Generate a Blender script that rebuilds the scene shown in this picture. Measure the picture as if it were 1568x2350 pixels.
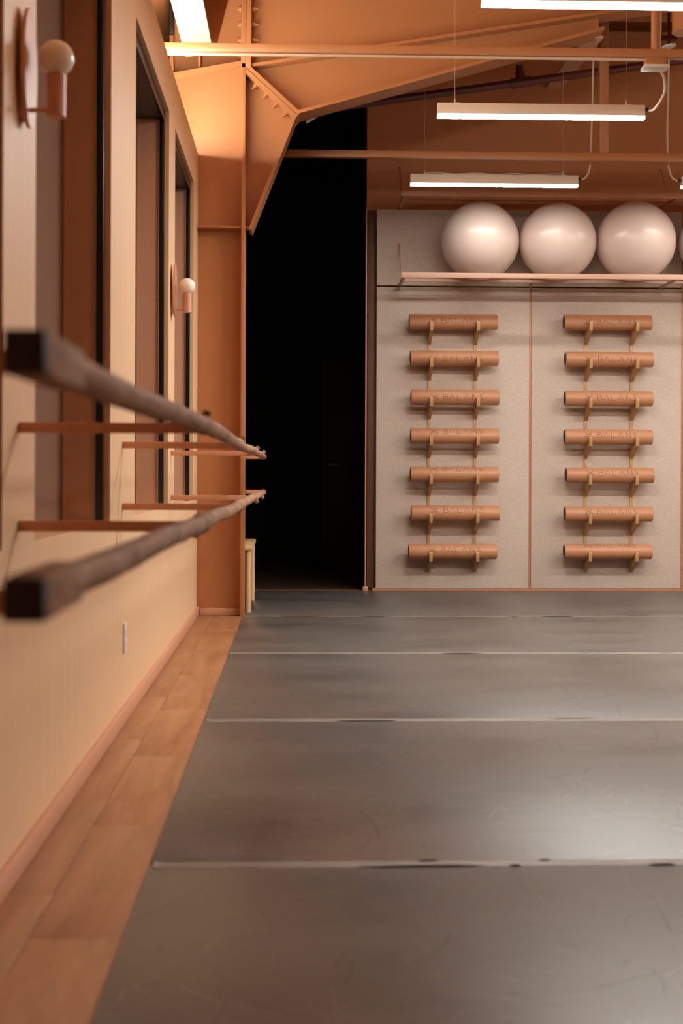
import bpy, bmesh, math, random
from mathutils import Vector, Matrix
random.seed(7)
sc = bpy.context.scene
for o in list(bpy.data.objects): bpy.data.objects.remove(o)
COL = sc.collection
R = math.radians

# ------------------------------------------------------------------ camera
cam_d = bpy.data.cameras.new('camera')
cam_d.sensor_fit = 'VERTICAL'; cam_d.sensor_height = 36.0; cam_d.sensor_width = 24.0
cam_d.lens = 50.0
cam_d.shift_y = -86.6 / 2350
cam_d.clip_start = 0.05; cam_d.clip_end = 100
cam_d.dof.use_dof = True; cam_d.dof.focus_distance = 10.2; cam_d.dof.aperture_fstop = 3.6
cam = bpy.data.objects.new('camera', cam_d); COL.objects.link(cam)
psi, rho = math.atan(106 / 3264), 0.0035
r0, u0 = Vector((math.cos(psi), -math.sin(psi), 0)), Vector((0, 0, 1))
fw = Vector((math.sin(psi), math.cos(psi), 0))
rt = r0 * math.cos(rho) + u0 * math.sin(rho); up = -r0 * math.sin(rho) + u0 * math.cos(rho)
M = Matrix.Identity(4)
for i in range(3):
    M[i][0], M[i][1], M[i][2] = rt[i], up[i], -fw[i]
M[2][3] = 0.95
cam.matrix_world = M
sc.camera = cam

# ------------------------------------------------------------------ world, exposure
w = bpy.data.worlds.new('world'); sc.world = w; w.use_nodes = True
w.node_tree.nodes['Background'].inputs[0].default_value = (0.010, 0.007, 0.005, 1)
w.node_tree.nodes['Background'].inputs[1].default_value = 0.3
vs = sc.view_settings
vs.view_transform = 'Standard'; vs.look = 'None'; vs.gamma = 1.0; vs.use_curve_mapping = False
vs.exposure = 0.0
LAMP_COL, LAMP_STR = (1.0, 0.965, 0.90), 330.0        # linear pendants
COVE_COL, COVE_STR = (1.0, 0.98, 0.85), 330.0        # LED strip on top of the window wall
sc.cycles.use_denoising = True
sc.cycles.max_bounces = 6; sc.cycles.diffuse_bounces = 4; sc.cycles.glossy_bounces = 2
sc.cycles.use_adaptive_sampling = True; sc.cycles.adaptive_threshold = 0.07; sc.cycles.adaptive_min_samples = 16
sc.cycles.caustics_reflective = False; sc.cycles.caustics_refractive = False
sc.cycles.sample_clamp_indirect = 6.0

# ------------------------------------------------------------------ materials
def nt(name):
    m = bpy.data.materials.new(name); m.use_nodes = True
    t = m.node_tree; return m, t, t.nodes['Principled BSDF']
def N(t, typ, **kw):
    n = t.nodes.new(typ)
    for k, v in kw.items():
        if hasattr(n, k): setattr(n, k, v)
        else: n.inputs[k].default_value = v
    return n
def L(t, a, b): t.links.new(a, b)
def ramp(t, fac, stops):
    r = t.nodes.new('ShaderNodeValToRGB'); e = r.color_ramp.elements
    while len(e) < len(stops): e.new(0.5)
    for k, (p, c) in zip(e, stops): k.position = p; k.color = (*c, 1) if len(c) == 3 else c
    L(t, fac, r.inputs[0]); return r.outputs[0]
def coords(t, scale=(1, 1, 1), kind='Object', rot=(0, 0, 0), rand=0.0):
    c = t.nodes.new('ShaderNodeTexCoord'); m = t.nodes.new('ShaderNodeMapping')
    m.inputs['Scale'].default_value = scale; m.inputs['Rotation'].default_value = rot
    out = c.outputs[kind]
    if rand:
        oi = t.nodes.new('ShaderNodeObjectInfo'); mm = N(t, 'ShaderNodeMath', operation='MULTIPLY')
        mm.inputs[1].default_value = rand; L(t, oi.outputs['Random'], mm.inputs[0])
        ad = N(t, 'ShaderNodeVectorMath', operation='ADD'); L(t, out, ad.inputs[0]); L(t, mm.outputs[0], ad.inputs[1]); out = ad.outputs[0]
    L(t, out, m.inputs[0]); return m.outputs[0]
def noise(t, vec, scale=5, detail=4, rough=0.55, dist=0.0):
    n = N(t, 'ShaderNodeTexNoise'); n.inputs['Scale'].default_value = scale; n.inputs['Detail'].default_value = detail
    n.inputs['Roughness'].default_value = rough; n.inputs['Distortion'].default_value = dist
    L(t, vec, n.inputs['Vector']); return n.outputs['Fac']
def bump(t, h, bs, strength=0.2, dist=0.002):
    b = N(t, 'ShaderNodeBump'); b.inputs['Strength'].default_value = strength; b.inputs['Distance'].default_value = dist
    L(t, h, b.inputs['Height']); L(t, b.outputs[0], bs.inputs['Normal'])
def mul(c, k): return tuple(x * k for x in c)
def paint(name, col, rough=0.5, var=0.06, scale=3, bumpy=0.0, metal=0.0, coat=0.0):
    m, t, b = nt(name)
    v = coords(t); f = noise(t, v, scale, 5)
    L(t, ramp(t, f, [(0.3, mul(col, 1 - var)), (0.7, mul(col, 1 + var))]), b.inputs['Base Color'])
    b.inputs['Roughness'].default_value = rough; b.inputs['Metallic'].default_value = metal
    if coat: b.inputs['Coat Weight'].default_value = coat; b.inputs['Coat Roughness'].default_value = 0.25
    if bumpy: bump(t, noise(t, v, 350, 2), b, bumpy, 0.001)
    return m
def wood(name, dark, light, scale, rough=0.45, rand=0.0, pvar=0.0, knots=False):
    m, t, b = nt(name)
    v = coords(t, scale, rand=rand)
    n1 = noise(t, v, 1.0, 6, 0.6, 0.6); n2 = noise(t, v, 4.5, 4, 0.6, 0.2)
    mx = N(t, 'ShaderNodeMath', operation='MULTIPLY_ADD'); mx.inputs[1].default_value = 0.35
    L(t, n2, mx.inputs[0]); L(t, n1, mx.inputs[2])
    c = ramp(t, mx.outputs[0], [(0.42, dark), (0.85, light)])
    if pvar:
        oi = t.nodes.new('ShaderNodeObjectInfo'); hs = t.nodes.new('ShaderNodeHueSaturation')
        ma = N(t, 'ShaderNodeMath', operation='MULTIPLY_ADD'); ma.inputs[1].default_value = pvar; ma.inputs[2].default_value = 1 - pvar / 2
        L(t, oi.outputs['Random'], ma.inputs[0]); L(t, ma.outputs[0], hs.inputs['Value']); L(t, c, hs.inputs['Color']); c = hs.outputs[0]
    L(t, c, b.inputs['Base Color']); b.inputs['Roughness'].default_value = rough
    bump(t, n2, b, 0.06, 0.001)
    return m

TERRA = (0.42, 0.166, 0.060)
MAT = {}
MAT['steel'] = paint('terracotta painted steel', TERRA, 0.42, 0.03, 2.5, coat=0.15)
MAT['wallpaint'] = paint('terracotta wall paint', (0.50, 0.19, 0.068), 0.6, 0.04, 1.5, 0.05)
MAT['pinkpaint'] = paint('pink clay paint', (0.56, 0.29, 0.18), 0.45, 0.03)
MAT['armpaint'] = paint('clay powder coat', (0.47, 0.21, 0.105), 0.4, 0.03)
MAT['arm'] = paint('bracket powder coat', (0.62, 0.30, 0.165), 0.45, 0.03)
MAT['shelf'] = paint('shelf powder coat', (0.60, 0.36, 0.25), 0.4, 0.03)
MAT['ply'] = wood('pale plywood', (0.68, 0.44, 0.255), (0.76, 0.51, 0.31), (38, 38, 0.9), 0.5)
MAT['plank'] = wood('oak floor plank', (0.25, 0.105, 0.042), (0.40, 0.195, 0.088), (16, 1.6, 16), 0.38, rand=13.0, pvar=0.22)
MAT['darkplank'] = wood('shade-darkened corridor plank', (0.030, 0.014, 0.007), (0.055, 0.026, 0.012), (1.6, 16, 16), 0.5, rand=13.0, pvar=0.2)  # corridor shade mixed into the plank colour
MAT['birch'] = wood('birch bench wood', (0.55, 0.31, 0.14), (0.68, 0.43, 0.22), (8, 8, 0.9), 0.4)
MAT['hookply'] = wood('hook plywood', (0.40, 0.22, 0.085), (0.58, 0.36, 0.16), (12, 12, 12), 0.5)
MAT['black'] = paint('black anodised frame', (0.006, 0.005, 0.005), 0.3, 0.02)
MAT['blackrubber'] = paint('black rubber', (0.010, 0.007, 0.006), 0.7, 0.02)
MAT['void'] = paint('corridor darkness', (0.0016, 0.0012, 0.0011), 0.8, 0.02)  # near-black colour stands in for the lack of light in the corridor
MAT['voiddoor'] = paint('shade-darkened corridor door', (0.006, 0.0025, 0.0018), 0.6, 0.02)
MAT['bead'] = paint('grey frame glint and handle', (0.30, 0.28, 0.26), 0.35, 0.02)  # stands in for the highlight on the frame edges; also the door handle
MAT['white'] = paint('white plastic', (0.72, 0.68, 0.62), 0.4, 0.02)
MAT['cable'] = paint('cream cable', (0.68, 0.52, 0.38), 0.5, 0.02)
MAT['housing'] = paint('sand lamp housing', (0.80, 0.67, 0.54), 0.45, 0.02)
MAT['redpipe'] = paint('oxblood pipe paint', (0.095, 0.014, 0.008), 0.35, 0.05)
MAT['globe'] = paint('opal glass globe', (0.90, 0.80, 0.66), 0.3, 0.01)
MAT['sconce'] = paint('clay sconce metal', (0.60, 0.30, 0.19), 0.38, 0.03)
MAT['tube'] = paint('terracotta foam', (0.47, 0.215, 0.105), 0.42, 0.05, 5, 0.08)
MAT['ink'] = paint('brown print', (0.16, 0.058, 0.028), 0.6, 0.02)
MAT['blind'] = paint('brown blind fabric', (0.19, 0.098, 0.062), 0.85, 0.05, 40)
MAT['reveal'] = paint('brown reveal paint', (0.62, 0.37, 0.24), 0.55, 0.03)
MAT['cream'] = paint('cream painted steel', (0.50, 0.38, 0.27), 0.5, 0.03)
MAT['rough'] = paint('rough insulation board', (0.20, 0.12, 0.07), 0.9, 0.6, 7, 0.3)
MAT['gap'] = paint('dark seam gap', (0.03, 0.022, 0.018), 0.8, 0.02)
MAT['blind'].node_tree.nodes['Principled BSDF'].inputs['Specular IOR Level'].default_value = 0.1
MAT['gap'].node_tree.nodes['Principled BSDF'].inputs['Specular IOR Level'].default_value = 0.05
MAT['jamb_shade'] = paint('jamb recess shade', (0.10, 0.034, 0.015), 0.6, 0.05)  # shade of the recessed jamb as a colour
MAT['ring'] = paint('wire steel', (0.55, 0.42, 0.33), 0.35, 0.02, metal=0.6)

# bark
m, t, b = nt('branch bark'); MAT['bark'] = m
v = coords(t, (26, 5, 26)); n1 = noise(t, v, 1.0, 6, 0.65, 0.4); n2 = noise(t, coords(t), 55, 4, 0.7)
mx = N(t, 'ShaderNodeMath', operation='MULTIPLY_ADD'); mx.inputs[1].default_value = 0.4; L(t, n2, mx.inputs[0]); L(t, n1, mx.inputs[2])
L(t, ramp(t, mx.outputs[0], [(0.45, (0.125, 0.058, 0.030)), (0.66, (0.25, 0.13, 0.072)), (0.9, (0.42, 0.25, 0.155))]), b.inputs['Base Color'])
b.inputs['Roughness'].default_value = 0.75; b.inputs['Specular IOR Level'].default_value = 0.25; bump(t, mx.outputs[0], b, 0.5, 0.004)
# felt
m, t, b = nt('grey felt'); MAT['felt'] = m
v = coords(t); f = noise(t, v, 170, 3, 0.7); f2 = noise(t, v, 2.2, 3)
mx = N(t, 'ShaderNodeMath', operation='MULTIPLY_ADD'); mx.inputs[1].default_value = 0.22; L(t, f2, mx.inputs[0]); L(t, f, mx.inputs[2])
L(t, ramp(t, mx.outputs[0], [(0.35, (0.45, 0.355, 0.285)), (0.85, (0.68, 0.57, 0.485))]), b.inputs['Base Color'])
b.inputs['Roughness'].default_value = 0.95; bump(t, f, b, 0.25, 0.003)
# ball
m, t, b = nt('pearl exercise ball'); MAT['ball'] = m
v = coords(t); b.inputs['Base Color'].default_value = (0.74, 0.58, 0.50, 1)
b.inputs['Roughness'].default_value = 0.42; b.inputs['Coat Weight'].default_value = 0.8; b.inputs['Coat Roughness'].default_value = 0.24
b.inputs['Sheen Weight'].default_value = 0.15
wv = N(t, 'ShaderNodeTexWave', wave_type='RINGS', rings_direction='X'); wv.inputs['Scale'].default_value = 22; wv.inputs['Distortion'].default_value = 3.0
wv.inputs['Detail'].default_value = 3; L(t, v, wv.inputs['Vector'])
bump(t, wv.outputs['Fac'], b, 0.05, 0.002)
# glass
m = bpy.data.materials.new('window glass'); m.use_nodes = True; t = m.node_tree; MAT['glass'] = m
t.nodes.remove(t.nodes['Principled BSDF'])
fr = N(t, 'ShaderNodeFresnel'); fr.inputs['IOR'].default_value = 1.45
tr = N(t, 'ShaderNodeBsdfTransparent'); tr.inputs[0].default_value = (0.86, 0.84, 0.82, 1)
gl = N(t, 'ShaderNodeBsdfGlossy'); gl.inputs['Roughness'].default_value = 0.02
ms = N(t, 'ShaderNodeMixShader'); L(t, fr.outputs[0], ms.inputs[0]); L(t, tr.outputs[0], ms.inputs[1]); L(t, gl.outputs[0], ms.inputs[2])
L(t, ms.outputs[0], t.nodes['Material Output'].inputs[0])
# emitters
def emit(name, col, s):
    m, t, b = nt(name); b.inputs['Base Color'].default_value = (0.8, 0.8, 0.8, 1)
    b.inputs['Emission Color'].default_value = (*col, 1); b.inputs['Emission Strength'].default_value = s
    return m
MAT['lamp'] = emit('lamp diffuser', LAMP_COL, LAMP_STR)
MAT['lampside'] = emit('lamp diffuser rim', (0.96, 1.0, 0.98), 26.0)
MAT['lamp_low'] = emit('dimmed lamp diffuser', LAMP_COL, LAMP_STR * 0.19)
MAT['lampside_low'] = emit('dimmed lamp diffuser rim', (0.93, 1.0, 1.0), 6.0)
MAT['cove'] = emit('cove LED', COVE_COL, COVE_STR)
# dance vinyl with scuffs
m, t, b = nt('grey dance vinyl'); MAT['vinyl'] = m
base = noise(t, coords(t, (1, 2, 1)), 1.1, 3); fine = noise(t, coords(t, (14, 150, 1)), 1.0, 3, 0.75)
mx = N(t, 'ShaderNodeMath', operation='MULTIPLY_ADD'); mx.inputs[1].default_value = 0.9; L(t, fine, mx.inputs[0]); L(t, base, mx.inputs[2])
c = ramp(t, mx.outputs[0], [(0.55, (0.054, 0.048, 0.044)), (1.3 - .3, (0.116, 0.104, 0.095))])
def scratch(seed, cells, half, width, bend, keep):
    """one thin bent scuff per Voronoi cell, each with its own heading, bend and length; cells per metre"""
    co = coords(t, (cells, cells, 1), rot=(0, 0, seed * .37))
    ad = N(t, 'ShaderNodeVectorMath', operation='ADD'); ad.inputs[1].default_value = (seed * 3.13, seed * 1.71, 0); L(t, co, ad.inputs[0])
    vo = N(t, 'ShaderNodeTexVoronoi', feature='F1', voronoi_dimensions='2D'); vo.inputs['Scale'].default_value = 1; L(t, ad.outputs[0], vo.inputs['Vector'])
    d = N(t, 'ShaderNodeVectorMath', operation='SUBTRACT'); L(t, ad.outputs[0], d.inputs[0]); L(t, vo.outputs['Position'], d.inputs[1])
    sp = N(t, 'ShaderNodeSeparateColor'); L(t, vo.outputs['Color'], sp.inputs[0])
    def m(op, a, b=None, c=None):
        n = N(t, 'ShaderNodeMath', operation=op)
        for k, v in enumerate((a, b, c)):
            if v is None: continue
            if isinstance(v, (int, float)): n.inputs[k].default_value = v
            else: L(t, v, n.inputs[k])
        return n.outputs[0]
    ro = N(t, 'ShaderNodeVectorRotate', rotation_type='Z_AXIS'); L(t, d.outputs[0], ro.inputs['Vector']); L(t, m('MULTIPLY', sp.outputs[0], 6.283), ro.inputs['Angle'])
    sx = N(t, 'ShaderNodeSeparateXYZ'); L(t, ro.outputs[0], sx.inputs[0]); x, y = sx.outputs[0], sx.outputs[1]
    k = m('MULTIPLY', m('SUBTRACT', sp.outputs[1], .5), bend)
    off = m('ABSOLUTE', m('SUBTRACT', y, m('MULTIPLY', k, m('MULTIPLY', x, x))))
    line = N(t, 'ShaderNodeMapRange'); line.inputs['From Min'].default_value = width * cells * .4; line.inputs['From Max'].default_value = width * cells
    line.inputs['To Min'].default_value = 1; line.inputs['To Max'].default_value = 0; L(t, off, line.inputs[0])
    ln = m('MULTIPLY', m('ADD', m('MULTIPLY', sp.outputs[2], .8), .2), half)
    inside = m('MULTIPLY', m('LESS_THAN', m('ABSOLUTE', x), ln), m('LESS_THAN', m('FRACT', m('MULTIPLY', sp.outputs[2], 7.3)), keep))
    return m('MULTIPLY', line.outputs[0], inside)
def over(c, fac, col, k):
    mm = N(t, 'ShaderNodeMath', operation='MULTIPLY'); mm.inputs[1].default_value = k; L(t, fac, mm.inputs[0])
    x = N(t, 'ShaderNodeMix', data_type='RGBA'); L(t, mm.outputs[0], x.inputs[0]); L(t, c, x.inputs[6]); x.inputs[7].default_value = (*col, 1); return x.outputs[2]
for q in range(3):
    c = over(c, scratch(2 + q * 5, (2.6, 4.3, 6.5, 9.0)[q], .46, (.0021, .0018, .0017, .0016)[q], 1.4, .8), (0.26, 0.225, 0.19), 0.6)
for q in range(3):
    c = over(c, scratch(31 + q * 7, (2.1, 3.7, 5.6, 8.1)[q], .46, (.0028, .0024, .0022, .0018)[q], 1.2, .75), (0.010, 0.0075, 0.006), 0.75)
L(t, c, b.inputs['Base Color'])
L(t, ramp(t, base, [(0.3, (0.35,) * 3), (0.7, (0.42,) * 3)]), b.inputs['Roughness'])
b.inputs['Specular IOR Level'].default_value = 0.5
bump(t, fine, b, 0.05, 0.001)
# seam tape
m, t, b = nt('clear seam tape'); MAT['tape'] = m
f = noise(t, coords(t, (3, 60, 1)), 1.0, 4)
L(t, ramp(t, f, [(0.35, (0.13, 0.115, 0.10)), (0.6, (0.24, 0.21, 0.18))]), b.inputs['Base Color']); b.inputs['Roughness'].default_value = 0.5

# ------------------------------------------------------------------ mesh helpers
class B:
    def __init__(s): s.bm = bmesh.new()
    def box(s, x0, x1, y0, y1, z0, z1, bev=0.0):
        g = bmesh.ops.create_cube(s.bm, size=1.0)
        for v in g['verts']:
            v.co = Vector((x0 + (v.co.x + .5) * (x1 - x0), y0 + (v.co.y + .5) * (y1 - y0), z0 + (v.co.z + .5) * (z1 - z0)))
        if bev:
            es = set(e for v in g['verts'] for e in v.link_edges)
            bmesh.ops.bevel(s.bm, geom=list(es), offset=bev, segments=2, affect='EDGES', profile=0.5)
        return s
    def tube(s, pts, r, seg=12, cap=True):
        pts = [Vector(p) for p in pts]; n = len(pts)
        rr = r if isinstance(r, (list, tuple)) else [r] * n
        rings = []; ref = None
        for i, p in enumerate(pts):
            d = (pts[min(i + 1, n - 1)] - pts[max(i - 1, 0)]).normalized()
            if ref is None:
                a = Vector((0, 0, 1)) if abs(d.z) < 0.9 else Vector((1, 0, 0))
            else: a = ref
            e1 = (a - d * a.dot(d)).normalized(); ref = e1; e2 = d.cross(e1)
            rings.append([s.bm.verts.new(p + (e1 * math.cos(2 * math.pi * k / seg) + e2 * math.sin(2 * math.pi * k / seg)) * rr[i]) for k in range(seg)])
        for a, c in zip(rings, rings[1:]):
            for k in range(seg): s.bm.faces.new((a[k], a[(k + 1) % seg], c[(k + 1) % seg], c[k]))
        if cap: s.bm.faces.new(rings[0][::-1]); s.bm.faces.new(rings[-1])
        return s
    def cyl(s, p0, p1, r, seg=16, r2=None): return s.tube([p0, p1], [r, r if r2 is None else r2], seg)
    def prism(s, poly, a, c, ax='y'):
        def P(u, v, k): return (u, k, v) if ax == 'y' else ((k, u, v) if ax == 'x' else (u, v, k))
        f0 = [s.bm.verts.new(P(u, v, a)) for u, v in poly]; f1 = [s.bm.verts.new(P(u, v, c)) for u, v in poly]
        s.bm.faces.new(f0); s.bm.faces.new(f1[::-1]); n = len(poly)
        for i in range(n): s.bm.faces.new((f0[i], f0[(i + 1) % n], f1[(i + 1) % n], f1[i]))
        return s
    def bar(s, x0, z0, x1, z1, th, y0, y1):      # flat plate standing across y, drawn as a line in xz; thickness below/right of it
        d = Vector((x1 - x0, z1 - z0)).normalized(); n = Vector((d.y, -d.x)) * th
        return s.prism([(x0, z0), (x1, z1), (x1 + n.x, z1 + n.y), (x0 + n.x, z0 + n.y)], y0, y1)
    def lathe(s, prof, c=(0, 0, 0), ax='z', seg=32):
        c = Vector(c); rings = []
        for h, r in prof:
            ring = []
            for k in range(seg):
                a = 2 * math.pi * k / seg; x, y = r * math.cos(a), r * math.sin(a)
                ring.append(s.bm.verts.new(c + (Vector((x, y, h)) if ax == 'z' else (Vector((h, x, y)) if ax == 'x' else Vector((x, h, y))))))
            rings.append(ring)
        for a, d in zip(rings, rings[1:]):
            for k in range(seg): s.bm.faces.new((a[k], a[(k + 1) % seg], d[(k + 1) % seg], d[k]))
        s.bm.faces.new(rings[0][::-1]); s.bm.faces.new(rings[-1])
        return s
    def sphere(s, c, r, u=32, v=20):
        g = bmesh.ops.create_uvsphere(s.bm, u_segments=u, v_segments=v, radius=r)
        for q in g['verts']: q.co += Vector(c)
        return s
    def mesh(s, name):
        bmesh.ops.recalc_face_normals(s.bm, faces=s.bm.faces)
        me = bpy.data.meshes.new(name); s.bm.to_mesh(me); s.bm.free()
        for p in me.polygons: p.use_smooth = True
        me.set_sharp_from_angle(angle=R(32))
        return me
def put(name, me, mat, parent=None, loc=None):
    if isinstance(me, B): me = me.mesh(name)
    if not me.materials: me.materials.append(MAT[mat])
    o = bpy.data.objects.new(name, me); COL.objects.link(o)
    if parent: o.parent = parent
    if loc: o.location = loc
    return o
def tag(o, label, cat, group=None):
    o['label'] = label; o['category'] = cat
    if group: o['group'] = group
    return o
def struct(o, label=None):
    o['kind'] = 'structure'
    if label: o['label'] = label
    return o
def thing(name, loc, label, cat, group=None):
    o = bpy.data.objects.new(name, None); COL.objects.link(o); o.location = loc; o.empty_display_size = 0.1
    return tag(o, label, cat, group)

# ================================================================== SETTING
WX = -0.66                        # face of the window wall
YB = 11.62                        # back wall face
# floor slab with the planks that show beside the mats
fl = struct(put('floor', B().box(-1.2, 7.2, -2.6, YB + 0.3, -0.12, -0.012), 'plank'), 'oak plank floor along the window wall')
def plank_row(x0, x1, joints):
    for y0, y1 in zip(joints, joints[1:]):
        put('plank', B().box(x0 + .0006, x1 - .0006, y0 + .0006, y1 - .0006, -0.012, 0.0, 0.0008), 'plank', fl)
plank_row(WX, -0.541, [-2.6, -1.56, -.61, .36, 1.31, 2.26, 3.23, 4.15, 5.11, 6.07, 7.02, 7.96, 8.9, 9.6])
plank_row(-0.541, -0.349, [-2.6, -1.84, -.89, .06, 1.01, 1.96, 2.92, 3.86, 4.80, 5.75, 6.72, 7.67, 8.62, 9.6])
# wood floor that runs on into the corridor, its darkness put into the colour
cf = struct(put('floor', B().box(-1.2, 0.9, YB + 0.3, 16.2, -0.12, -0.012), 'darkplank'), 'plank floor of the corridor beyond the opening, shade put into its colour')
y = 11.575
while y < 16:
    off = random.uniform(0, .6)
    for a, e in ((-1.2, -.5 + off), (-.5 + off, .9)):
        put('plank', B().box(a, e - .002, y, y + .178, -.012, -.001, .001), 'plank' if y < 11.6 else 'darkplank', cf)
    y += .18

# window wall, pale plywood, with four openings
SILL, HEAD, TOP, WB = 0.772, 2.828, 3.095, -0.88
WIN = [(1.75, 3.225), (3.625, 5.09), (5.865, 7.395), (7.77, 9.185)]
wl = B().box(WB, WX, -2.6, 9.592, 0, SILL).box(WB, WX, -2.6, 9.592, HEAD, TOP)
ys = [-2.6] + [q for p in WIN for q in p] + [9.592]
for a, e in zip(ys[::2], ys[1::2]): wl.box(WB, WX, a, e, SILL, HEAD)
wl = struct(put('wall_left', wl, 'ply'), 'pale plywood wall pierced by tall black framed windows')
put('upper_wall', B().box(-1.3, -1.1, -2.6, 16.2, -.1, 4.3), 'rough', wl)
struct(put('baseboard_left', B().box(WX, -0.642, -2.6, 9.592, 0, 0.058, .003), 'pinkpaint'), 'pink clay baseboard along the plywood wall')
for i, (a, e) in enumerate(WIN):
    fx0, fx1, gx = -0.708, -0.681, -0.822
    fr = B()
    fr.box(fx0, fx1, a, a + .055, SILL, HEAD, .002).box(fx0, fx1, e - .04, e, SILL, HEAD, .002)
    fr.box(fx0, fx1, a, e, HEAD - .06, HEAD, .002)
    wn = struct(put('window_%d' % (i + 1), fr, 'black'), 'deep window with black edge frame and brown reveal, number %d from the camera' % (i + 1))
    put('edge_glint', B().box(-.7095, -.7065, e - .044, e - .0385, SILL + .012, HEAD - .06), 'bead', wn)  # pale strip stands in for the highlight along the frame edge
    put('reveal_board', B().box(gx, fx0, e - .036, e - .0005, SILL, HEAD), 'reveal', wn)
    put('reveal_board', B().box(gx, fx0, a + .0005, a + .036, SILL, HEAD), 'reveal', wn)
    put('reveal_head', B().box(gx, fx0, a + .036, e - .036, HEAD - .05, HEAD - .0005), 'black', wn)
    put('window_board', B().box(gx, WX - .003, a + .0005, e - .0005, SILL, SILL + .006), 'ply', wn)
    put('corner_bead', B().box(gx, gx + .006, e - .046, e - .036, SILL + .006, HEAD - .05), 'pinkpaint', wn)
    put('roller_blind', B().box(gx - .004, gx - .001, a + .02, e - .03, SILL + .002, HEAD - .02), 'blind', wn)
    put('glass_pane', B().box(gx - .05, gx - .044, a + .0, e - .0, SILL + .002, HEAD - .002), 'glass', wn)

# back wall: terracotta, right of the opening, carrying felt panels
wb = struct(put('wall_back', B().box(0.577, 7.2, YB, YB + .25, -.1, 5.6), 'wallpaint'), 'terracotta wall at the far end carrying the felt panels')
px = [0.647, 1.914, 3.166, 4.42, 5.68, 6.94]
for a, e in zip(px, px[1:]):
    put('felt_panel', B().box(a + .009, e - .009, 11.55, YB, .022, 2.476, .004), 'felt', wb)
    put('felt_panel', B().box(a + .009, e - .009, 11.55, YB, 2.488, 3.107, .004), 'felt', wb)
for x in px[1:-1]: put('seam_strip', B().box(x - .008, x + .008, 11.556, YB, .022, 3.1, .001), 'armpaint', wb)
struct(put('baseboard_back', B().box(.63, 7.1, 11.552, YB, 0, .021), 'armpaint'), 'low red-brown strip under the felt panels')
tr = struct(put('jamb_shade_1', B().box(.582, .645, 11.588, YB, .022, 3.107, .006), 'jamb_shade'), 'dark upright strip standing in for recess shade beside the felt panels')  # strip coloured as the shade in the recess beside the panels
tr2 = struct(put('trim_2', B().box(.566, .578, 11.56, 11.58, .03, 3.11, .003), 'pinkpaint'), 'thin pale upright bead at the edge of the dark opening')
put('foot_block', B().box(.552, .592, 11.54, 11.58, 0, .036, .003), 'pinkpaint', tr2)
# corridor: box with a door, its unlit darkness put into the colours
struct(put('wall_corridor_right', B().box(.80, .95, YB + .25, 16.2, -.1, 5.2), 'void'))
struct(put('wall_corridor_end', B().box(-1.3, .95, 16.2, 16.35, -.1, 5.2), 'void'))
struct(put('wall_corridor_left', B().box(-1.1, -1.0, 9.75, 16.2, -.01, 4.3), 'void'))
d1 = struct(put('door_1', B().box(.27, .80, 14.4, 14.45, .0, 2.15, .004), 'voiddoor'), 'door deep in the unlit corridor, darkness put into its colour')
put('door_handle', B().cyl((.34, 14.4, 1.05), (.34, 14.35, 1.05), .012).cyl((.34, 14.35, 1.05), (.44, 14.35, 1.05), .009), 'bead', d1)
# ceiling follows the roof slope; right and rear walls of the room
def cz(x): return 4.30 + .163 * x
struct(put('ceiling', B().prism([(-1.3, cz(-1.3)), (7.2, cz(7.2)), (7.2, cz(7.2) + .1), (-1.3, cz(-1.3) + .1)], -2.7, 11.87), 'wallpaint'), 'terracotta sloping roof lining')
struct(put('ceiling_corridor', B().prism([(-1.3, cz(-1.3)), (.95, cz(.95)), (.95, cz(.95) + .1), (-1.3, cz(-1.3) + .1)], 11.87, 16.35), 'void'))
struct(put('wall_right', B().box(7.1, 7.25, -2.6, YB, -.1, 5.6), 'ply'))
struct(put('wall_rear', B().box(-1.3, 7.2, -2.75, -2.6, -.1, 5.6), 'wallpaint'))

# ================================================================== STEEL FRAME
pf = thing('portal_frame', (-.6, 9.6, 0), 'terracotta painted steel column and haunched roof rafter with bolted knee', 'steel frame')
def part(name, b, mat='steel', parent=None):
    o = put(name, b, mat); o.parent = parent or pf
    o.matrix_parent_inverse = (parent or pf).matrix_basis.inverted() if parent is None else Matrix.Identity(4)
    return o
Y0, Y1, YW0, YW1 = 9.48, 9.72, 9.594, 9.606
part('column_web', B().prism([(-.82, 0), (-.365, 0), (-.365, 3.68), (-.82, 3.60)], YW0, YW1))
part('outer_flange', B().box(-.846, -.82, Y0, Y1, 0, 4.16, .002))
part('inner_flange', B().box(-.366, -.340, Y0, Y1, 0, 3.685, .002))
part('stiffener', B().box(-.82, -.366, Y0 + .012, YW0, 2.589, 2.601))
part('stiffener', B().box(-.34, -.292, Y0 + .012, YW0, 2.589, 2.601))
part('cap_plate', B().bar(-.82, 3.615, -.37, 3.70, .022, Y0, Y1))
part('head_web', B().prism([(-.82, 3.60), (-.36, 3.68), (-.36, cz(-.36) - .01), (-.82, cz(-.82) - .01)], YW0, YW1))
part('stiffener', B().box(-.656, -.642, Y0 + .02, YW0, 3.645, cz(-.65) - .02))
part('end_plate', B().box(-.372, -.338, Y0, Y1, 3.655, cz(-.36) - .005, .003))
part('end_plate', B().box(-.337, -.302, Y0, Y1, 3.655, cz(-.33) - .005, .003))
dv = Vector((.36, 0, -.325)).normalized(); nv = Vector((.325, 0, .36)).normalized()
part('knee_plate', B().bar(-.360, 3.672, .008, 3.340, .027, Y0 + .001, Y1 - .001))
part('knee_plate', B().bar(-.345, 3.698, .027, 3.362, .026, Y0 + .002, Y1 - .002))
part('knee_web', B().prism([(-.345, 3.62), (-.01, 3.33), (-.29, 2.60), (-.345, 2.60)], YW0, YW1))
part('knee_flange', B().bar(.002, 3.345, -.297, 2.575, .022, Y0, Y1))
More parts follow.
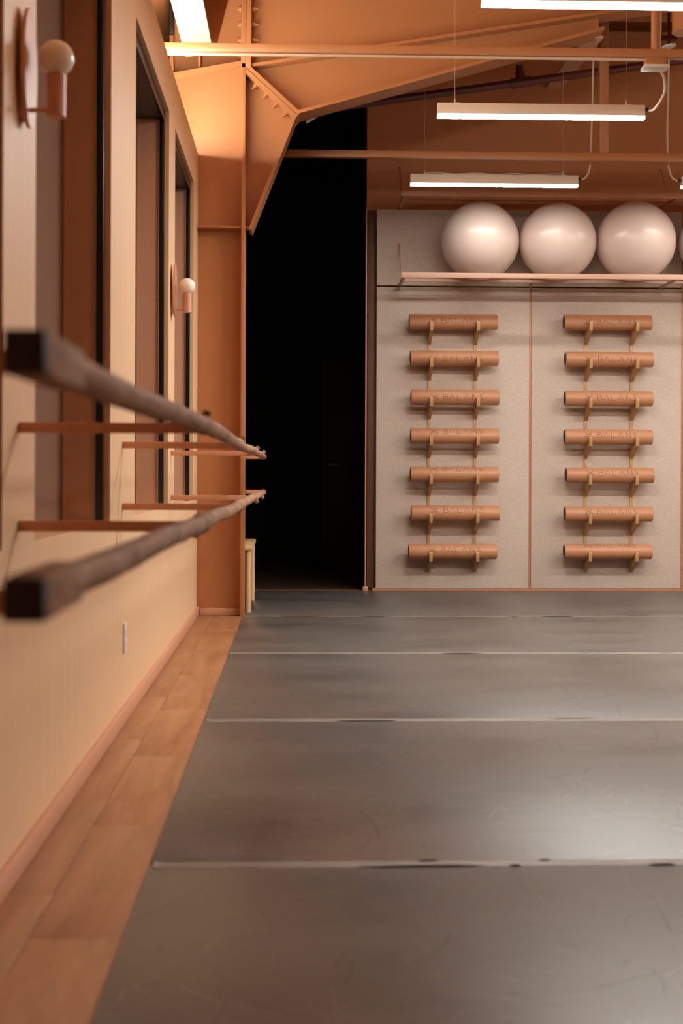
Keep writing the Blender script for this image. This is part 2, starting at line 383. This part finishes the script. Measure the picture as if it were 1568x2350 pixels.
part('haunch_web', B().prism([(-.30, 3.68), (.02, 3.385), (2.05, 3.965), (2.05, 4.07)], YW0, YW1))
part('haunch_flange', B().bar(.008, 3.375, 2.06, 3.962, .022, Y0, Y1))
def fz(x): return 3.738 + .163 * x
part('rafter_flange', B().bar(-.302, fz(-.302), 7.1, fz(7.1), .022, Y0 + .02, Y1 - .02))
part('rafter_web', B().prism([(-.302, fz(-.302)), (7.1, fz(7.1)), (7.1, cz(7.1) - .02), (-.302, cz(-.302) - .02)], YW0, YW1))
part('rafter_top_flange', B().bar(-.302, cz(-.302), 7.1, cz(7.1), .02, Y0 + .02, Y1 - .02))
part('stiffener', B().box(2.043, 2.057, Y0 + .02, YW0, fz(2.05), cz(2.05) - .02))
part('stiffener', B().box(2.6, 2.614, Y0 + .02, YW0, fz(2.6), cz(2.6) - .02))
def bolt(p, d, ln):
    p = Vector(p); d = Vector(d).normalized()
    b = B().cyl(p, p + d * .006, .022, 14).cyl(p + d * .006, p + d * (.006 + .018), .016, 6).cyl(p + d * .02, p + d * ln, .009, 10)
    return part('bolt', b)
for z in (4.062, 3.957, 3.853, 3.746):
    for yy in (9.53, 9.67):
        bolt((-.302, yy, z), (1, 0, 0), .042); bolt((-.372, yy, z), (-1, 0, 0), .022)
for k in range(4):
    p = Vector((-.27 + .068 * k, 0, 3.555 - .0615 * k))
    for yy in (9.53, 9.67): bolt((p.x, yy, p.z), -nv, .042)
struct(put('baseboard_column', B().box(WX + .02, -.366, 9.565, 9.594, 0, .048, .003), 'pinkpaint'), 'short pink clay skirting at the foot of the column')

tag(put('eave_strut', B().prism([(-.742, 3.727), (-.558, 3.759), (-.558, 3.783), (-.724, 3.755), (-.724, 3.93), (-.742, 3.93)], 1.2, 9.52), 'cream'),
    'sloped steel eave strut glowing above the cove light, running into the column head', 'strut')
tag(put('roof_angle', B().bar(-.59, 4.075, .9, 4.318, .016, 9.30, 9.36).bar(-.59, 4.115, .9, 4.358, .042, 9.30, 9.31), 'steel'),
    'slim steel angle at the top of the photo beside the bright eave strut', 'steel angle')
tag(put('cable_duct', B().box(-.845, -.812, 9.42, 9.478, 3.86, 4.13, .004), 'black'), 'black cable duct fixed to the outer flange behind the eave strut', 'cable duct')
tag(put('led_strip', B().box(-.735, -.715, 1.0, 9.40, TOP, TOP + .008), 'cove'), 'warm LED strip lying on top of the plywood wall', 'led strip')

# cross tubes
def tubebar(name, y, z0, z1, x0, x1, lab):
    return tag(put(name, B().box(x0, x1, y - .026, y + .026, z0, z1, .006), 'steel'), lab, 'beam')
b1 = thing('cross_tube', (0, 7.65, 3.232), 'nearer terracotta cross tube with cream conduit clipped beneath it', 'beam')
put('tube', B().box(-1.1, 7.1, -.026, .026, -.026, .026, .012), 'steel', b1)
put('hanger_pipe', B().cyl((1.942, 0, .02), (1.942, 0, cz(1.942) - 3.232), .022, 20), 'steel', b1)
put('conduit', B().cyl((-1.05, -.012, -.034), (1.89, -.012, -.034), .0085, 10), 'cable', b1)
jb = put('junction_box', B().box(1.886, 1.996, -.035, .035, -.068, -.026, .003), 'steel', b1)
put('box_lid', B().box(1.872, 2.008, -.055, .045, -.084, -.067, .003), 'white', jb)
put('cable_drop', B().tube([(1.972, .02, .026), (1.975, .02, .2), (1.966, .02, .6), (1.966, .02, cz(1.966) - 3.235)], .0075, 10), 'cable', b1)
b2 = thing('cross_tube', (0, 10.2, 3.247), 'farther plain terracotta cross tube passing in front of the dark opening', 'beam')
put('tube', B().box(-1.0, 7.1, -.026, .026, -.026, .026, .004), 'steel', b2)
put('hanger_post', B().box(2.182, 2.246, -.03, .03, .024, cz(2.182) - 3.250, .003), 'steel', b2)
# red sprinkler pipe
sp = thing('sprinkler_pipe', (1.660, 10.5, 3.861), 'dark red sprinkler pipe sloping along under the roof', 'pipe')
s_ = .1486
put('pipe', B().cyl((-2.3, 0, -2.3 * s_), (5.3, 0, 5.3 * s_), .029, 20), 'redpipe', sp)
put('tee_fitting', B().cyl((-.07, 0, -.07 * s_), (.07, 0, .07 * s_), .038, 20).cyl((0, 0, 0), (-.006, 0, .075), .034, 20), 'redpipe', sp)
put('riser', B().cyl((-.006, 0, .07), (-.012, 0, .125), .026, 16), 'redpipe', sp)
put('sprinkler_head', B().cyl((-.012, 0, .125), (-.013, 0, .145), .012, 10).tube([(-.03, 0, .145), (-.034, 0, .17), (-.014, 0, .185)], .004, 6).tube([(.004, 0, .145), (.008, 0, .17), (-.012, 0, .185)], .004, 6).cyl((-.013, 0, .183), (-.013, 0, .187), .022, 12), 'ring', sp)
for x in (-1.2, 2.3):
    put('pipe_hanger', B().cyl((x, 0, x * s_), (x, 0, cz(x + 1.66) - 3.861), .006, 8), 'steel', sp)
# fly brace from the haunch back to the wall
def quadbar(p0, p1, wdir, wid, th):
    p0, p1, wd = Vector(p0), Vector(p1), Vector(wdir).normalized() * wid / 2
    n = (p1 - p0).cross(wd).normalized() * th / 2
    b = B(); vs_ = [b.bm.verts.new(p + s1 * wd + s2 * n) for p in (p0, p1) for s1, s2 in ((-1, -1), (1, -1), (1, 1), (-1, 1))]
    for f in ((0, 1, 2, 3), (7, 6, 5, 4), (0, 4, 5, 1), (1, 5, 6, 2), (2, 6, 7, 3), (3, 7, 4, 0)): b.bm.faces.new([vs_[i] for i in f])
    return b
tag(put('fly_brace', quadbar((2.02, 9.62, 3.935), (2.115, 11.62, 4.13), (1, 0, 0), .135, .012), 'shelf'), 'flat steel brace running back from the haunch to the far wall', 'brace')  # lighter coat stands in for light reaching its underside
tag(put('conduit', B().cyl((2.2, 11.58, 4.375), (3.9, 11.58, 4.55), .014, 12), 'armpaint'), 'thin conduit sloping across the far wall under the roof', 'conduit')
tag(put('roof_purlin', B().box(2.25, 7.0, 10.9, 11.05, 4.50, 4.62).box(2.25, 7.0, 11.3, 11.62, 4.44, 4.5), 'armpaint'), 'brown roof purlin behind the rafter at upper right', 'purlin')
em = thing('emergency_light', (.10, 10.0, 3.455), 'small white emergency light tucked beneath the haunch flange', 'emergency light')
put('lamp_body', B().prism([(-.04, .055), (.05, .07), (.045, .01), (-.03, -.035)], -.03, .03), 'white', em)
put('mount', B().tube([(0, 0, .05), (0, -.31, .05), (0, -.34, -.03), (0, -.34, -.07)], .012, 10), 'white', em)
cl = thing('cylinder_spotlight', (2.43, 8.8, 3.71), 'terracotta cylinder ceiling spotlight at the upper right edge', 'spotlight')
put('body', B().lathe([(0, .082), (.006, .088), (.25, .088), (.255, .084)], seg=32), 'steel', cl)
put('stem', B().cyl((0, 0, .25), (0, 0, cz(2.43) - 3.71), .012, 10), 'steel', cl)

# ================================================================== PENDANT LIGHTS
LZ = 3.053
def lamp_protos():
    h = B().box(-.6165, .6165, -.026, .026, .027, .092, .003).mesh('housing')
    d = B().box(-.6155, .6155, -.0245, .0245, .010, .0268).mesh('diffuser')
    d.materials.append(MAT['lampside']); d.materials.append(MAT['lamp'])
    for p in d.polygons: p.material_index = 1 if p.normal.z < -.9 else 0
    d2 = d.copy(); d2.materials.clear(); d2.materials.append(MAT['lampside_low']); d2.materials.append(MAT['lamp_low'])
    for p in d2.polygons: p.material_index = 1 if p.normal.z < -.9 else 0
    g = B().cyl((0, 0, .0), (0, 0, .012), .006, 10).cyl((0, 0, .01), (0, 0, .03), .0045, 10).tube([(0, 0, .004), (.03, 0, .004)], .005, 8).mesh('wire_gripper')
    return h, d, d2, g
Hm, Dm, Dm2, Gm = lamp_protos()
def pendant(xc, y, label, cable=None, group='linear pendant lights', cord=False):
    p = thing('pendant_light', (xc, y, LZ), label, 'pendant light', group)
    put('housing', Hm, 'housing', p); put('diffuser', Dm2 if y > 10 else Dm, 'lamp', p)
    for s in (-.513, .507):
        put('wire_gripper', Gm, 'white', p, (s, 0, .092))
        put('suspension_wire', B().cyl((s, 0, .12), (s, 0, cz(xc + s) - LZ), .0018, 6), 'ring', p)
    if cord: put('loose_cord', B().tube([(-.505 + 1.01 * k / 24, -.004, .101 + .004 * math.sin(k * .9)) for k in range(25)], .004, 6), 'white', p)
    if cable:
        s = cable
        put('cable_gland', B().cyl((s * .616, 0, .066), (s * .640, 0, .066), .013, 12), 'blackrubber', p)
    return p
XC, XC2, XC_ADDED = 1.449, 3.446, 5.44
pC = pendant(XC, 10.38, 'farthest lit linear pendant light hanging in front of the empty upper shelf', 1, cord=True)
pB = pendant(XC, 8.39, 'middle lit linear pendant light, shown whole below the nearer cross tube', 1)
pA = pendant(XC, 6.385, 'nearest lit linear pendant light, cut off by the top edge of the photo', 1)
pE = pendant(XC2, 10.38, 'far linear pendant light of which only the left end shows at the right edge', -1)
def cable(parent, pts):
    # smooth Catmull-Rom through pts
    P = [Vector(q) for q in pts]; P = [P[0] * 2 - P[1]] + P + [P[-1] * 2 - P[-2]]; out = []
    for i in range(1, len(P) - 2):
        for k in range(8):
            u = k / 8; a, b_, c_, d_ = P[i - 1:i + 3]
            out.append(.5 * ((2 * b_) + (c_ - a) * u + (2 * a - 5 * b_ + 4 * c_ - d_) * u * u + (3 * b_ - a - 3 * c_ + d_) * u ** 3))
    out.append(P[-2]); put('power_cable', B().tube(out, .0075, 10), 'cable', parent)
cable(pB, [(.638, 0, .066), (.668, -.05, .066), (.645, -.35, .075), (.575, -.62, .08), (.523, -.735, .095)])
cable(pC, [(.638, 0, .066), (.675, 0, .085), (.704, 0, .15), (.712, 0, .28), (.722, 0, .60), (.73, 0, 1.0), (.735, 0, cz(XC + .735) - LZ)])
cable(pE, [(-.638, 0, .066), (-.68, 0, .09), (-.71, 0, .19), (-.718, 0, .45), (-.71, 0, .75), (-.71, 0, 1.05)])
cable(pA, [(.638, 0, .066), (.675, 0, .085), (.705, 0, .16), (.715, 0, .6), (.715, 0, cz(XC + .715) - LZ)])
dc = put('ceiling_rose', B().lathe([(-.006, .05), (0, .056), (.008, .056), (.014, .03)], seg=28), 'white', pE, (-.71, 0, 1.05)); dc.rotation_euler = (0, R(-9), 0)
put('rose_rod', B().cyl((0, 0, .0), (0, 0, cz(XC2 - .71) - LZ - 1.05), .010, 10).box(-.06, .06, -.02, .02, .05, .08), 'redpipe', pE, (-.71, 0, 1.05))
OUT = 'lit linear pendant lights over the rest of the room'  # far-right column is unseen, added to brighten the window wall
for x, yy, lb in ((XC_ADDED, 2.40, 'added linear pendant light far right of the frame, in the row nearest the camera'),
                  (XC_ADDED, 6.385, 'added linear pendant light far right of the frame, second row from the back wall'),
 (XC_ADDED, 8.39, 'added linear pendant light far right of the frame, first row from the back wall'), (XC_ADDED, 4.40, 'added linear pendant light far right of the frame, third row from the back wall'),
                  (XC2, 8.39, 'linear pendant light right of the frame, level with the middle one shown'),
                  (XC2, 6.385, 'linear pendant light right of the frame, level with the nearest one shown')):
    pendant(x, yy, lb, group=OUT)

# ================================================================== WALL SHELVES AND BALLS
def shelf(z, strap_top, label, yf, mt='shelf'):
    s = thing('wall_shelf', (.83, YB, z), label, 'shelf', 'open rail shelves on the far wall')
    yr = 11.33 - YB; yf -= YB
    put('front_rail', B().box(-.015, 6.0, yf - .006, yf + .006, -.02, .02, .002), mt, s)
    put('rear_rail', B().box(-.005, 6.0, yr - .008, yr + .008, -.012, .012, .002), mt, s)
    for x in (.012, 2.155, 4.3):
        put('shelf_arm', B().box(x - .011, x + .011, yf, -.001, -.022, -.004, .002), mt, s)
        put('strap', B().tube([(x, yr - .03, .0), (x, -.075, strap_top - .01), (x, -.001, strap_top)], .0065, 8), mt, s)
    return s
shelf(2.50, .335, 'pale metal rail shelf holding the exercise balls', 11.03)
shelf(3.135, .325, 'empty metal rail shelf in shade above the exercise balls', 11.03, 'armpaint')  # darker coat than the lower shelf, shade put into its colour
bm_ = B().sphere((0, 0, 0), .307, 56, 36).mesh('exercise_ball')
for x, z, s, lb in ((1.451, 2.793, 1.0, 'pale pink exercise ball nearest the dark opening'),
                    (2.066, 2.793, .99, 'pale pink exercise ball between two others, middle of the three shown whole'),
                    (2.689, 2.80, 1.018, 'slightly larger pale pink exercise ball, third from the dark opening'),
                    (3.345, 2.79, .985, 'exercise ball of which only a sliver shows at the right edge')):
    o = tag(put('exercise_ball', bm_, 'ball'), lb, 'exercise ball', 'exercise balls on the rail shelf')
    o.location = (x, 11.18, z); o.scale = (s, s, s); o.rotation_euler = (random.uniform(-.6, .6), random.uniform(-1.2, -.2), random.uniform(0, 1.5))

# ================================================================== ROLLERS AND HOOKS
RR, RL, RY = .0612, .712, 11.42
prof = [(.012, RR - .009), (0.004, RR - .0085), (0, RR - .006), (.0025, RR - .0015), (.006, RR), (RL - .006, RR), (RL - .0025, RR - .0015), (RL, RR - .006), (RL - .004, RR - .0085), (RL - .012, RR - .009)]
BODY = B().lathe(prof, ax='x', seg=44).mesh('roller_body')
CORE = B().lathe([(.0035, RR - .0088), (.0045, RR - .0086), (.012, RR - .0086)], ax='x', seg=36).mesh('roller_core')
def arc(cx, cy, r, a0, a1, n=14): return [(cx + r * math.cos(R(a0 + (a1 - a0) * k / n)), cy + r * math.sin(R(a0 + (a1 - a0) * k / n))) for k in range(n + 1)]
LETTERS = {'B': [[(0, 0), (0, 1)], [(0, 1), (.5, 1)] + arc(.5, .76, .24, 90, -90, 8) + [(0, .52)], [(0, .52), (.56, .52)] + arc(.56, .26, .26, 90, -90, 8) + [(0, 0)]],
           'A': [[(0, 0), (.5, 1), (1, 0)]], 'L': [[(0, 1), (0, 0), (.7, 0)]], 'N': [[(0, 0), (0, 1), (.85, 0), (.85, 1)]],
           'S': [arc(.4, .75, .25, 40, 250, 10) + [(.42, .5)] + arc(.4, .25, .25, 70, -140, 10)]}
def ribbon(b, pts, x0, y0, k, th0, wd=.0034, r=RR + .0007):
    P = [Vector((x0 + u * k, y0 + v_ * k)) for u, v_ in pts]
    # resample for curvature
    Q = [P[0]]
    for a, e in zip(P, P[1:]):
        n = max(1, int((e - a).length / .006))
        for i in range(1, n + 1): Q.append(a + (e - a) * i / n)
    prev = None; n = len(Q)
    def on(p): th = th0 + p.y / r; return (p.x, -r * math.cos(th), r * math.sin(th))
    for i, p in enumerate(Q):
        d = (Q[min(i + 1, n - 1)] - Q[max(i - 1, 0)]); d = d.normalized() if d.length > 1e-6 else Vector((1, 0)); nn = Vector((-d.y, d.x)) * wd / 2
        cur = (b.bm.verts.new(on(p + nn)), b.bm.verts.new(on(p - nn)))
        if prev: b.bm.faces.new((prev[0], prev[1], cur[1], cur[0]))
        prev = cur
def roller(x, z, ang, label):
    o = thing('foam_roller', (x, RY, z), label, 'foam roller', 'printed foam rollers on wall hooks')
    put('foam_body', BODY, 'tube', o); put('hollow_core', CORE, 'blackrubber', o); put('hollow_core', CORE, 'blackrubber', o, (RL, 0, 0)).rotation_euler = (0, 0, math.pi)
    th = R(ang) - math.atan2(z - .95, 11.4); k = .043; b = B()
    for ch, u in zip('BALANS', (.258, .306, .370, .424, .490, .545)):
        for st in LETTERS[ch]: ribbon(b, st, u, -k / 2, k, th)
    put('lettering', b, 'ink', o)
    b = B(); cx = .186
    ribbon(b, arc(0, .034, .030, 195, 345), cx, 0, 1, th); ribbon(b, arc(0, -.032, .032, 10, 170), cx, 0, 1, th)
    ribbon(b, arc(0, -.034, .021, 10, 170), cx, 0, 1, th, .0028)
    put('emblem', b, 'ink', o)
ORD = ['topmost', 'second from the top', 'third from the top', 'fourth from the top', 'third from the floor', 'second from the floor', 'lowest']
C1 = [(.911, 2.180, 11), (.920, 1.888, -4), (.927, 1.572, 4), (.925, 1.260, 42), (.924, .951, 50), (.932, .639, 26), (.912, .330, 14)]
C2 = [(2.162, 2.184, 6), (2.174, 1.885, 4), (2.171, 1.568, 9), (2.170, 1.258, 18), (2.183, .949, 20), (2.174, .635, 20), (2.170, .332, 54)]
for nm, Cc in (('nearest the dark opening', C1), ('at the right', C2)):
    for (x, z, a), od in zip(Cc, ORD):
        roller(x, z, a, 'terracotta foam roller, %s in the column %s' % (od, nm))
def hook_mesh():
    cd, r = YB - .07 - RY, RR + .001      # distances from the felt face
    poly = [(cd + r * math.cos(R(a)), r * math.sin(R(a))) for a in range(205, 352, 8)]
    poly += [(cd + r + .002, -.006), (cd + r + .007, .000), (cd + r + .015, .000), (cd + r + .020, -.006), (cd + r + .0205, -.052), (cd + r + .010, -.075), (.010, -.170), (.0, -.172), (.0, -.03), (.03, -.028)]
    b = B().prism([(-d, z) for d, z in poly], -.013, .013, 'x'); return b.mesh('hook')
HOOK = hook_mesh()
for i, (x, Cc, lb) in enumerate(((1.086, C1, 'left plywood hook rail under the rollers nearest the dark opening'), (1.461, C1, 'right plywood hook rail under the rollers nearest the dark opening'),
                     (2.368, C2, 'left plywood hook rail under the right-hand column of rollers'), (2.745, C2, 'right plywood hook rail under the right-hand column of rollers'))):
    h = thing('hook_rail', (x, 11.55, 0), lb, 'hook rail', 'plywood hook rails on the felt panels')
    put('back_strip', B().box(-.013, .013, -.009, -.0005, Cc[-1][1] - .165, Cc[0][1] + .02, .001), 'hookply', h)
    for _, z, _a in Cc: put('hook', HOOK, 'hookply', h, (0, -.009, z))

# ================================================================== BARRES
def barre(zc, label, seed, updown):
    rnd = random.Random(seed)
    t_ = thing('ballet_barre', (WX, 5.5, zc), label, 'ballet barre', 'branch ballet barres along the windows')
    ph = [rnd.uniform(0, 6.28) for _ in range(8)]
    pts, rad = [], []; knots = [3.44, 5.56, 7.66] + [rnd.uniform(2.2, 9.4) for _ in range(4)]
    n = 330; ya, yb = 1.52, 9.79
    for i in range(n + 1):
        y = ya + (yb - ya) * i / n; u = i / n; e = min(1, u * 8)
        dz = e * (.003 * math.sin(1.7 * y + ph[0]) + .0015 * math.sin(4.1 * y + ph[1])) + (.006 * u * updown)
        dx = e * (.004 * math.sin(1.3 * y + ph[2]) + .0015 * math.sin(3.3 * y + ph[3])) + .012 * u
        r = .0205 - .0015 * u + .0004 * math.sin(9 * y + ph[4]) + .0003 * math.sin(23 * y + ph[5])
        for k, ky in enumerate(knots): r += (.0055 if k < 3 else .002) * math.exp(-((y - ky) / .03) ** 2)
        pts.append((.405 + .026 * min(1, u * 5) + dx, y - 5.5, dz)); rad.append(r)
    br = put('branch', B().tube(pts, rad, 18), 'bark', t_)
    for k, ky in enumerate(knots[:3] + [8.85]):
        i = int((ky - ya) / (yb - ya) * n); p = Vector(pts[i])
        a = .35 if updown > 0 else -.5
        d = Vector((math.sin(a + .5 * k), .25, math.cos(a) * (1 if updown > 0 else -1))).normalized()
        put('twig_stub', B().cyl(p, p + d * .035, .0135, 12, .0105), 'bark', br)
    put('end_block', B().box(.384, .424, 1.375 - 5.5, 1.60 - 5.5, -.022, .022, .004), 'bark', t_)
    put('end_shade', B().box(.385, .424, 1.345 - 5.5, 1.3755 - 5.5, -.0205, .0205, .002), 'blackrubber', t_)  # black face stands in for shade on the near end of the bar
    for yy in (1.40, 3.413, 5.454, 7.562):
        put('bracket_arm', B().box(.0005, .44 if yy > 2 else .386, yy - 5.5 - .006, yy - 5.5 + .006, -.019, .0065, .0015), 'arm', t_)
    put('bracket_arm', B().box(.32, .45, 9.70 - 5.5 - .006, 9.70 - 5.5 + .006, -.014, .0115, .0015), 'arm', t_)
    return t_
barre(1.065, 'upper rough branch barre held off the plywood wall by flat arms', 3, 1)
barre(.830, 'lower rough branch barre held off the plywood wall by flat arms', 11, -1)

# ================================================================== SCONCES, OUTLET, BENCH
def sconce(y, label):
    s = thing('wall_sconce', (WX, y, 1.92), label, 'wall sconce', 'globe wall sconces on the plywood wall')
    put('mount_block', B().box(0, .014, -.045, .045, -.12, .0, .002), 'sconce', s)
    pl = B(); seg = 48
    pl.prism([(.08 * math.cos(2 * math.pi * k / seg), .143 * math.sin(2 * math.pi * k / seg)) for k in range(seg)], .014, .024, 'x')
    put('oval_plate', pl, 'sconce', s)
    put('arm', B().cyl((.02, 0, -.100), (.075, 0, -.100), .0055, 12), 'sconce', s)
    put('lamp_holder', B().lathe([(-.117, .021), (-.115, .0235), (-.016, .0235), (-.014, .021)], (.083, 0, 0), seg=32), 'sconce', s)
    put('globe', B().sphere((.083, 0, .0245), .0425, 36, 24), 'globe', s)
sconce(3.43, 'nearer out-of-focus globe sconce on the pier beside the first window')
sconce(7.56, 'farther small globe sconce on the narrow pier near the column')
ou = thing('wall_outlet', (WX, 5.52, .315), 'white outlet plate low on the plywood wall', 'outlet')
put('faceplate', B().box(0, .007, -.037, .037, -.058, .058, .002), 'white', ou)
for z in (-.022, .022): put('socket', B().box(.006, .0095, -.017, .017, z - .014, z + .014, .003), 'white', ou)
bn = thing('wooden_bench', (-.45, 10.25, 0), 'pale birch bench with round legs half hidden behind the column', 'bench')
put('seat', B().box(-.155, .155, -.522, .50, .427, .462, .008), 'birch', bn)
for x, yy, lb in ((.128, -.485, 0), (.128, .42, 0), (-.128, -.49, 0), (-.128, .42, 0)):
    put('leg', B().cyl((x, yy, 0), (x, yy, .428), .0205, 20), 'birch', bn)
put('apron', B().box(.09, .112, -.46, .40, .37, .427, .002), 'birch', bn)

# ================================================================== DANCE MATS
SE = [1.42, 3.45, 5.47, 7.52, 9.47, 11.55]
ML = ['nearest the camera', 'second from the camera', 'third from the camera', 'fourth from the camera', 'farthest, running up to the felt panels']
for (a, e), lb in zip(zip(SE, SE[1:]), ML):
    b = B().box(-.349 if a < 9 else -.3385, 7.08, a + .0015, e - .0015, 0, .004, .001)
    o = tag(put('dance_mat', b, 'vinyl'), 'scuffed grey vinyl dance mat strip, ' + lb, 'dance mat', 'vinyl dance mat strips on the floor')
TL = ['nearest tape strip with a long dark gap, joining two grey mats', 'second nearest tape strip joining two grey mats', 'third nearest tape strip joining two grey mats', 'farthest tape strip, level with the foot of the column']
for i, (y, lb) in enumerate(zip(SE[1:-1], TL)):
    rnd = random.Random(40 + i)
    tp = B(); n = 60; top = []
    for k in range(n + 1):
        x = -.338 + (7.0 + .338) * (k / n) ** 1.6; w2 = .024 + rnd.uniform(-.002, .002); yy = y + .005 * math.sin(x * 1.3 + i) - .004
        zz = .0052 + (.003 if k == 0 else 0)
        top.append([tp.bm.verts.new((x, yy - w2, .0041)), tp.bm.verts.new((x, yy - w2 + .002, zz)), tp.bm.verts.new((x, yy + w2 - .002, zz)), tp.bm.verts.new((x, yy + w2, .0041))])
    for p, q in zip(top, top[1:]):
        for k in range(3): tp.bm.faces.new((p[k], q[k], q[k + 1], p[k + 1]))
    t_ = thing('seam_tape', (0, y, .004), lb, 'floor tape', 'tape strips along the mat seams')
    o = put('tape', tp, 'tape'); o.parent = t_; o.matrix_parent_inverse = t_.matrix_basis.inverted()
    if i == 0: slits = [(.155, .46, -1), (.30, .355, 1), (.52, .55, -1), (.60, .63, 1), (.86, .93, -1)]
    else:
        slits = []; x = rnd.uniform(-.1, .2)
        while x < 3.2: l_ = rnd.uniform(.04, .26); slits.append((x, x + l_, rnd.choice((-1, 1)))); x += l_ + rnd.uniform(.1, .6)
    for a, e, s in slits:
        yy = s * (.022) - .004 + .005 * math.sin(a * 1.3 + i); wd = .010 if i == 0 else .008
        b = B(); q = [(a, yy), (a + (e - a) * .2, yy - wd), (a + (e - a) * .75, yy - wd * .8), (e, yy), (e - (e - a) * .25, yy + wd), (a + (e - a) * .3, yy + wd * .7)]
        b.prism(q, .0013, .0019, 'z'); put('dark_gap', b, 'gap', t_)
